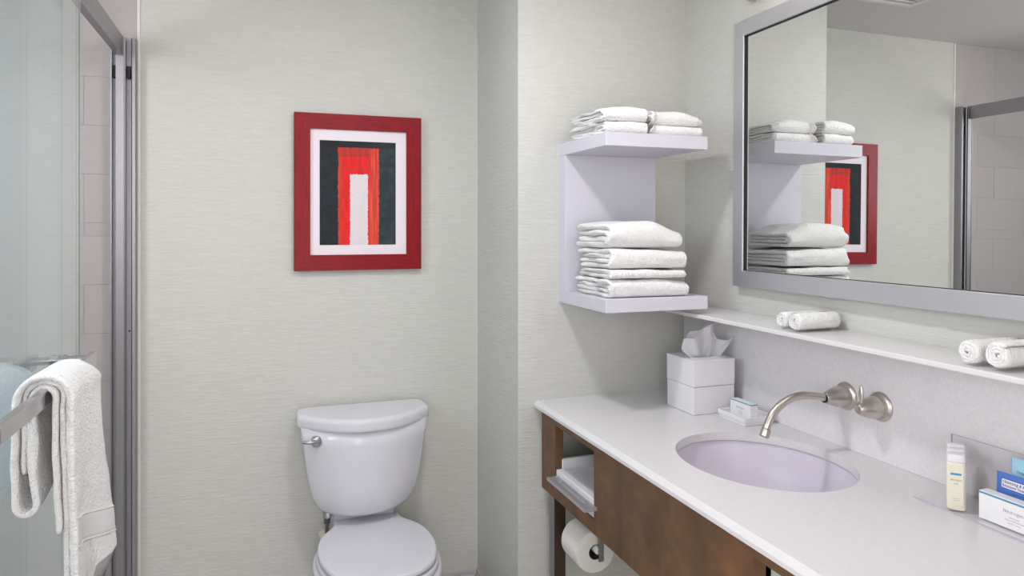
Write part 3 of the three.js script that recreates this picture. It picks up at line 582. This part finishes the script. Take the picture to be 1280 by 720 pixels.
// ---------------------------------------------------------------- things on the counter
{
  const t = thing('tissue_box', 'square white two-tier tissue box cover in the corner of the counter', 'tissue box', [1.238, YC, -1.811]);
  mesh('lower_box', box(-0.07, 0.0003, -0.069, 0.07, 0.0795, 0.069, 0.0025), matWhite, t);
  const s = new THREE.Shape(); const q = 0.0695; s.moveTo(-q, -q); s.lineTo(q, -q); s.lineTo(q, q); s.lineTo(-q, q); s.closePath();
  const hole = new THREE.Path(); hole.absellipse(0, 0, 0.042, 0.026, 0, Math.PI * 2, true); s.holes.push(hole);
  const lidG = new THREE.ExtrudeGeometry(s, { depth: 0.004, bevelEnabled: true, bevelSize: 0.0008, bevelThickness: 0.0008, bevelSegments: 2, curveSegments: 32 }); lidG.rotateX(-Math.PI / 2); lidG.translate(0, 0.1505, 0);
  const walls = [box(-0.07, 0.0805, -0.07, 0.07, 0.153, -0.067, 0.001), box(-0.07, 0.0805, 0.067, 0.07, 0.153, 0.07, 0.001), box(-0.07, 0.0805, -0.067, -0.067, 0.153, 0.067, 0.001), box(0.067, 0.0805, -0.067, 0.07, 0.153, 0.067, 0.001)];
  mesh('upper_box', mergeGeometries([uvMetres(lidG), ...walls]), matWhite, t);
  // a pulled-up tissue: two crumpled fans of paper
  const tissue = thing('tissue', 'crumpled white tissue pulled up out of the tissue box', 'tissue', [1.238, YC + 0.15, -1.811]);
  const fan = (pts, base, sd) => { // outline points (x along camera-right, y up) fanned from a base line, folded in depth
    const N = 14, rows = [], pos = [], idx = [], uv = [];
    const curve = new THREE.CatmullRomCurve3(pts.map(p => new THREE.Vector3(p[0], p[1], p[2])), false, 'catmullrom', 0.15), M = 60;
    for (let i = 0; i <= M; i++) {
      const e = curve.getPoint(i / M), u = i / M, b = [base[0] + (base[1] - base[0]) * u, -0.012, base[2] + (base[3] - base[2]) * u];
      for (let k = 0; k <= N; k++) {
        const f = k / N, sg = Math.sin(f * Math.PI) * 0.5;
        const fold = 0.009 * (0.25 + f) * Math.sin(u * 19 + sd + 2.5 * f) + 0.006 * noise(u * 9, f * 3, sd);
        pos.push(b[0] + (e.x - b[0]) * Math.pow(f, 0.9) + 0.004 * sg * Math.sin(u * 11 + sd), b[1] + (e.y - b[1]) * f, b[2] + (e.z - b[2]) * f + fold * (k ? 1 : 0.3)); uv.push(u, f);
        if (i < M && k < N) { const a = i * (N + 1) + k; idx.push(a, a + N + 1, a + 1, a + 1, a + N + 1, a + N + 2); }
      }
    }
    const g = new THREE.BufferGeometry(); g.setAttribute('position', new THREE.Float32BufferAttribute(pos, 3)); g.setAttribute('uv', new THREE.Float32BufferAttribute(uv, 2)); g.setIndex(idx); g.computeVertexNormals(); return g;
  };
  const matTissue = new THREE.MeshPhysicalMaterial({ color: 0xf3f2f5, roughness: 1, transmission: 0.3, thickness: 0, side: THREE.DoubleSide, specularIntensity: 0.1 });
  mesh('front_sheet', fan([[-0.07, 0.022, 0.03], [-0.08, 0.036, 0.034], [-0.07, 0.064, 0.026], [-0.042, 0.062, 0.02], [-0.02, 0.07, 0.012], [0.004, 0.083, 0.01], [0.018, 0.088, 0.006], [0.026, 0.096, 0.0], [0.046, 0.1, -0.006], [0.05, 0.08, 0], [0.058, 0.052, 0.012], [0.08, 0.05, 0.016], [0.112, 0.068, 0.012], [0.09, 0.036, 0.02]], [-0.03, 0.034, 0.014, 0.008], 1), matTissue, tissue);
  mesh('back_sheet', fan([[-0.04, 0.03, -0.01], [-0.036, 0.06, -0.016], [-0.01, 0.074, -0.02], [0.01, 0.082, -0.016], [0.036, 0.092, -0.014], [0.05, 0.06, -0.016], [0.07, 0.03, -0.02], [0.075, 0.014, -0.012]], [-0.034, 0.036, -0.008, -0.01], 4), matTissue, tissue);
}
// printed faces: canvas lettering on a thin label laid on the pack
function canvasTex(w, h, draw) {
  const c = document.createElement('canvas'); c.width = w; c.height = h; const g = c.getContext('2d'); draw(g, w, h);
  const t = new THREE.CanvasTexture(c); t.colorSpace = THREE.SRGBColorSpace; t.anisotropy = 8; return t;
}
const inkGrey = '#77727c', teal = '#2f8fb0', lilac = '#6e6487';
function packFace(g, w, h, bar, name, sub, scale = 1) {
  g.fillStyle = '#eceaec'; g.fillRect(0, 0, w, h); g.fillStyle = teal; g.fillRect(0, 0, w, h * bar);
  g.textAlign = 'center'; g.fillStyle = lilac; g.font = `${Math.round(h * 0.17 * scale)}px sans-serif`; g.fillText(name, w / 2, h * 0.4);
  g.fillStyle = inkGrey; g.font = `${Math.round(h * 0.07 * scale)}px sans-serif`; sub.forEach((s, i) => g.fillText(s, w / 2, h * (0.58 + 0.115 * i)));
}
function facePlate(parent, name, w, h, tex, pos, ry, rough = 0.5) {
  const p = new THREE.PlaneGeometry(w, h); const m = mesh(name, p, new THREE.MeshStandardMaterial({ map: tex, roughness: rough }), parent); m.position.set(...pos); m.rotation.y = ry; return m;
}
const matCard = new THREE.MeshStandardMaterial({ color: 0xecebee, roughness: 0.5 });
const matTeal = new THREE.MeshStandardMaterial({ color: 0x3f8fb2, roughness: 0.5 });
{
  const t = thing('soap_dish', 'small white rectangular soap dish beside the tissue box', 'soap dish', [1.281, YC, -1.655]);
  const rr = (a, b, r) => { const s = new THREE.Shape(); s.moveTo(-a + r, -b); s.lineTo(a - r, -b); s.quadraticCurveTo(a, -b, a, -b + r); s.lineTo(a, b - r); s.quadraticCurveTo(a, b, a - r, b); s.lineTo(-a + r, b); s.quadraticCurveTo(-a, b, -a, b - r); s.lineTo(-a, -b + r); s.quadraticCurveTo(-a, -b, -a + r, -b); return s; };
  const slab = (a, b, y0, y1, hole) => { const s = rr(a, b, 0.008); if (hole) s.holes.push(rr(a - hole, b - hole, 0.006)); const e = 0.0012, g = new THREE.ExtrudeGeometry(s, { depth: y1 - y0 - 2 * e, bevelEnabled: true, bevelSize: e, bevelThickness: e, bevelSegments: 2, bevelOffset: -e }); g.rotateX(-Math.PI / 2); g.translate(0, y0 + e, 0); return g; };
  mesh('base', slab(0.05, 0.057, 0.0003, 0.011), matWhite, t);
  mesh('rim', slab(0.053, 0.06, 0.0105, 0.0225, 0.006), matWhite, t);
  mesh('well', slab(0.048, 0.055, 0.0105, 0.0125), matWhite, t);
}
{
  const t = thing('soap_carton', 'small white soap carton with a blue stripe standing in the soap dish', 'soap box', [1.262, 0.8627, -1.64]);
  mesh('carton', box(-0.0115, 0, -0.043, 0.0115, 0.044, 0.043, 0.0008), matCard, t);
  mesh('stripe', box(-0.0118, 0.0415, -0.0433, 0.0118, 0.0443, 0.0433, 0.0006), matTeal, t);
  mesh('lid_flap', box(-0.0114, 0.044, -0.0429, 0.0114, 0.0446, 0.0429), matCard, t);
  facePlate(t, 'print', 0.086, 0.04, canvasTex(512, 238, (g, w, h) => packFace(g, w, h, 0, 'Neutrogena', ['FACE & BODY', 'cleansing bar', 'NET WT 1.0 oz'])), [-0.0117, 0.0212, 0], -Math.PI / 2);
}
{
  const t = thing('acrylic_stand', 'clear acrylic stand with an upright back, holding the toiletries', 'stand', [0, 0, 0]);
  const zL = -1.068, zE = -0.68;
  mesh('base', box(1.226, 0.8502, zL, 1.33, 0.8532, zE, 0.0006), matAcrylic, t);
  mesh('back', box(1.3275, 0.8532, zL, 1.3305, 0.966, zE, 0.0006), matAcrylic, t);
  const rim = new THREE.MeshPhysicalMaterial({ color: 0xb9b4c2, roughness: 0.15 });
  mesh('polished_edge', box(1.2252, 0.8502, zL, 1.226, 0.8532, zE), rim, t); mesh('polished_edge', box(1.3275, 0.966, zL, 1.3305, 0.9666, zE), rim, t); mesh('polished_edge', box(1.3275, 0.8532, zL - 0.0006, 1.3305, 0.966, zL), rim, t);
}
{ // three bottles in a row going back from the camera
  const matLotion = new THREE.MeshPhysicalMaterial({ color: 0xe6e0cd, roughness: 0.35, specularIntensity: 0.5 });
  const tex = canvasTex(256, 512, (g, w, h) => {
    g.fillStyle = '#e6e0cd'; g.fillRect(0, 0, w, h); g.fillStyle = '#2d93c0'; g.fillRect(w * 0.06, h * 0.15, w * 0.8, h * 0.055);
    g.textAlign = 'center'; g.fillStyle = '#6f6757'; g.font = '40px sans-serif'; g.fillText('Neutrogena', w * 0.47, h * 0.36, w * 0.84); g.font = '30px sans-serif'; g.fillText('lotion', w * 0.47, h * 0.45);
    g.font = '17px sans-serif'; g.fillText('body moisturizer', w * 0.47, h * 0.84); g.fillText('1.0 FL OZ / 30 mL', w * 0.47, h * 0.89);
  });
  const t = thing('toiletry_bottle', 'front cream toiletry bottle of the row on the acrylic stand', 'bottle', [1.245, 0.8533, -0.992], 0.62, 'toiletry bottles on the acrylic stand');
  const ring = (y, w, d) => Array.from({ length: 40 }, (_, i) => { const a = i / 40 * Math.PI * 2, c = Math.cos(a), s = Math.sin(a); return [Math.sign(c) * Math.pow(Math.abs(c), 0.6) * w, y, Math.sign(s) * Math.pow(Math.abs(s), 0.6) * d]; });
  mesh('body', fixOut(loft([[0, 0.0135, 0.009], [0.001, 0.015, 0.0105], [0.004, 0.0158, 0.011], [0.05, 0.0162, 0.0112], [0.084, 0.016, 0.011], [0.0895, 0.0152, 0.0105], [0.0905, 0.0138, 0.009]].map(r => ring(...r)))), matLotion, t);
  mesh('cap', fixOut(loft([[0.0905, 0.0145, 0.0098], [0.0915, 0.0156, 0.0108], [0.102, 0.0153, 0.0105], [0.1035, 0.0148, 0.01], [0.1042, 0.0128, 0.0082]].map(r => ring(...r)))), matWhite, t);
  facePlate(t, 'print', 0.022, 0.07, tex, [0, 0.046, 0.01145], 0);
  t.rotation.y = -0.82;
  const b2 = copyOf(t, 'middle cream toiletry bottle of the row on the acrylic stand'); b2.position.set(1.2722, 0.8533, -1.0138);
  const b3 = copyOf(t, 'rear cream toiletry bottle of the row, nearest the backsplash'); b3.position.set(1.2995, 0.8533, -1.0356);
}
{
  const t = thing('toiletry_carton', 'long white carton with a teal stripe lying at the front of the acrylic stand', 'carton', [1.261, 0.8533, -0.885]);
  mesh('carton', box(-0.011, 0, -0.065, 0.011, 0.05, 0.065, 0.0008), matCard, t);
  mesh('stripe', box(-0.0113, 0.0455, -0.0653, 0.0113, 0.049, 0.0653, 0.0006), matTeal, t);
  mesh('top_flap', box(-0.0109, 0.0485, -0.0649, 0.0109, 0.0503, 0.0649, 0.0004), matCard, t);
  facePlate(t, 'print', 0.13, 0.045, canvasTex(768, 266, (g, w, h) => packFace(g, w, h, 0, 'Neutrogena', ['cleansing bar', 'FACIAL CLEANSING BAR', 'NET WT 1.25 oz'], 1)), [-0.0112, 0.0228, 0], -Math.PI / 2);
}
function sachet(label, pos, w, h, draw, tilt, color) {
  const t = thing('sachet', label, 'packet', pos, 0, undefined);
  const m = new THREE.MeshPhysicalMaterial({ color, roughness: 0.4 });
  const rings = []; for (let i = 0; i <= 20; i++) { const v = i / 20, e = Math.max(0, Math.min(1, (v - 0.08) / 0.12, (0.92 - v) / 0.12)); rings.push(Array.from({ length: 28 }, (_, k) => { const a = k / 28 * Math.PI * 2; const z = Math.cos(a) * w / 2, q = 1 - Math.pow(Math.abs(Math.cos(a)), 4); return [Math.sin(a) * (0.0006 + 0.0035 * e * q), v * h, z]; })); }
  mesh('pouch', fixOut(loft(rings)), m, t);
  const f = new THREE.PlaneGeometry(w * 0.94, h * 0.98, 20, 20), p = f.attributes.position;
  for (let i = 0; i < p.count; i++) { const u = p.getX(i) / (w / 2), v = p.getY(i) / h + 0.5, e = Math.max(0, Math.min(1, (v - 0.08) / 0.12, (0.92 - v) / 0.12)); p.setZ(i, 0.0011 + 0.0036 * e * (1 - Math.pow(Math.abs(u), 4))); }
  f.computeVertexNormals(); const q = mesh('print', f, new THREE.MeshPhysicalMaterial({ map: canvasTex(512, 512, draw), roughness: 0.4 }), t); q.rotation.y = -Math.PI / 2; q.position.y = h / 2;
  t.rotation.z = tilt; return t;
}
sachet('blue makeup remover towelette packet standing behind the white carton', [1.284, 0.8535, -0.9], 0.085, 0.084, (g, w, h) => {
  const gr = ['#4f74c4', '#3f66ba']; g.fillStyle = gr[0]; g.fillRect(0, 0, w, h); g.fillStyle = '#6d9be0'; for (let i = 0; i < 5; i++) { g.beginPath(); g.ellipse(60 + i * 100, 290 + (i % 2) * 60, 60, 34, 0.4, 0, 7); g.fill(); }
  g.fillStyle = '#27326b'; g.fillRect(46, 52, 430, 112); g.fillStyle = '#dcdcea'; g.fillRect(54, 60, 414, 96); g.fillStyle = '#1d2140'; g.textAlign = 'left'; g.font = 'bold 40px sans-serif'; g.fillText('Cleansing & Makeup', 66, 100, 390); g.fillText('Remover Towelettes', 66, 143, 390);
  g.fillStyle = '#1d2a6b'; g.font = '26px sans-serif'; g.fillText('FACE CLEANSING', 190, 205); g.strokeStyle = '#1d2a6b'; g.lineWidth = 8; g.strokeRect(120, 235, 260, 150);
}, -0.03, 0x4a70c2);
sachet('light blue packet standing against the clear back of the stand', [1.312, 0.8535, -0.886], 0.1, 0.108, (g, w, h) => {
  g.fillStyle = '#a4d2e6'; g.fillRect(0, 0, w, h); g.fillStyle = '#27374c'; g.textAlign = 'left'; g.font = 'bold 30px sans-serif'; g.fillText('Forget something?', 56, 120); g.font = '22px sans-serif'; g.fillText('Ask at the front desk', 50, 200);
}, -0.02, 0xa4d2e6);

// rolled washcloths on the ledge
function washRoll(label, x0, z, r, seedN) {
  const t = thing('rolled_washcloth', label, 'washcloth', [x0, 1.1357 + r, z], 0, 'rolled washcloths on the ledge');
  const L = 0.128, th = 0.0078, path = [], turns = (r - th * 0.3) / th;
  for (let i = 0; i <= 150; i++) { const f = i / 150, a = f * turns * Math.PI * 2, R = th * 0.3 + (r - th / 2 - th * 0.3) * f; path.push([Math.cos(-a + seedN + 0.6) * R, Math.sin(-a + seedN + 0.6) * R]); }
  const g = sheet(path, th * 0.99, 0, L, (p, a, s) => {
    const e = sstep(0.05, 0, a / L) + sstep(0.95, 1, a / L), rr = Math.hypot(p[0], p[1]) / r, k = 1 - 0.06 * e * rr;
    const flat = p[1] < -r * 0.7 ? 0.93 : 1;
    const end = a < L / 2 ? -1 : 1, push = 0.003 * rr * rr * (end < 0 ? sstep(0.2, 0, a / L) : -sstep(0.8, 1, a / L));
    const n = 0.0012 * noise(p[0] * 60 + seedN, p[1] * 60, a * 40);
    return [a + push + 0.004 * noise(p[0] * 40, p[1] * 40, seedN) * e, Math.max(-r + 0.0004, p[1] * k * flat + n), p[0] * k + n];
  }, { step: 0.004, across: 20 });
  mesh('cloth', g, matTerry, t);
  // the loose flap of the outer layer lying on the stone
  return t;
}
washRoll('far left of the four white rolled washcloths on the ledge, nearest the tissue box', 1.213, -1.434, 0.0235, 0.3);
washRoll('second white rolled washcloth from the left on the ledge, front one of the far pair', 1.205, -1.381, 0.0255, 1.4);
washRoll('third white rolled washcloth from the left on the ledge, back one of the near pair', 1.208, -0.943, 0.0245, 2.6);
washRoll('rightmost white rolled washcloth on the ledge, cut by the photo edge', 1.205, -0.885, 0.0265, 0.9);

// ---------------------------------------------------------------- mirror
{
  const t = thing('wall_mirror', 'large wall mirror in a flat brushed metal frame above the ledge', 'mirror', [1.3293, 1.6, -1.4]);
  // hangs a touch out of true: local z is the glass normal, local x runs towards the camera end of the wall
  const nz = new THREE.Vector3(-1, 0.0069, -0.0158).normalize(), ny = new THREE.Vector3(0, 1, 0).addScaledVector(nz, -nz.y).normalize(), nx = new THREE.Vector3().crossVectors(ny, nz);
  t.quaternion.setFromRotationMatrix(new THREE.Matrix4().makeBasis(nx, ny, nz));
  const x0 = -0.372, x1 = 0.95, y0 = -0.386, y1 = 0.387, w = 0.0465, zb = -0.0125, d = 0.0225;
  frameBars(x0, y0, x1, y1, w, d).forEach((g, i) => { g.translate(0, 0, zb); mesh('frame_side', uvMetres(g), i < 2 ? matFrameMetal : matFrameMetalV, t); });
  const lip = [box(x0 + w - 0.001, y0 + w, 0, x0 + w + 0.0012, y1 - w, 0.006), box(x1 - w - 0.0012, y0 + w, 0, x1 - w + 0.001, y1 - w, 0.006), box(x0 + w, y1 - w - 0.0012, 0, x1 - w, y1 - w + 0.001, 0.006), box(x0 + w, y0 + w - 0.001, 0, x1 - w, y0 + w + 0.0012, 0.006)];
  for (const g of lip) mesh('inner_lip', g, matBlack, t);
  mesh('backing', box(x0 + 0.01, y0 + 0.01, -0.011, x1 - 0.01, y1 - 0.01, -0.005), matBlack, t);
  mesh('mirror_glass', box(x0 + w - 0.004, y0 + w - 0.004, -0.005, x1 - w + 0.004, y1 - w + 0.004, 0), new THREE.MeshStandardMaterial({ color: 0xe9ebea, metalness: 1, roughness: 0.0 }), t);
}

scene.traverse(o => { if (o.isMesh) { o.castShadow = true; o.receiveShadow = true; } });
renderer.render(scene, camera);
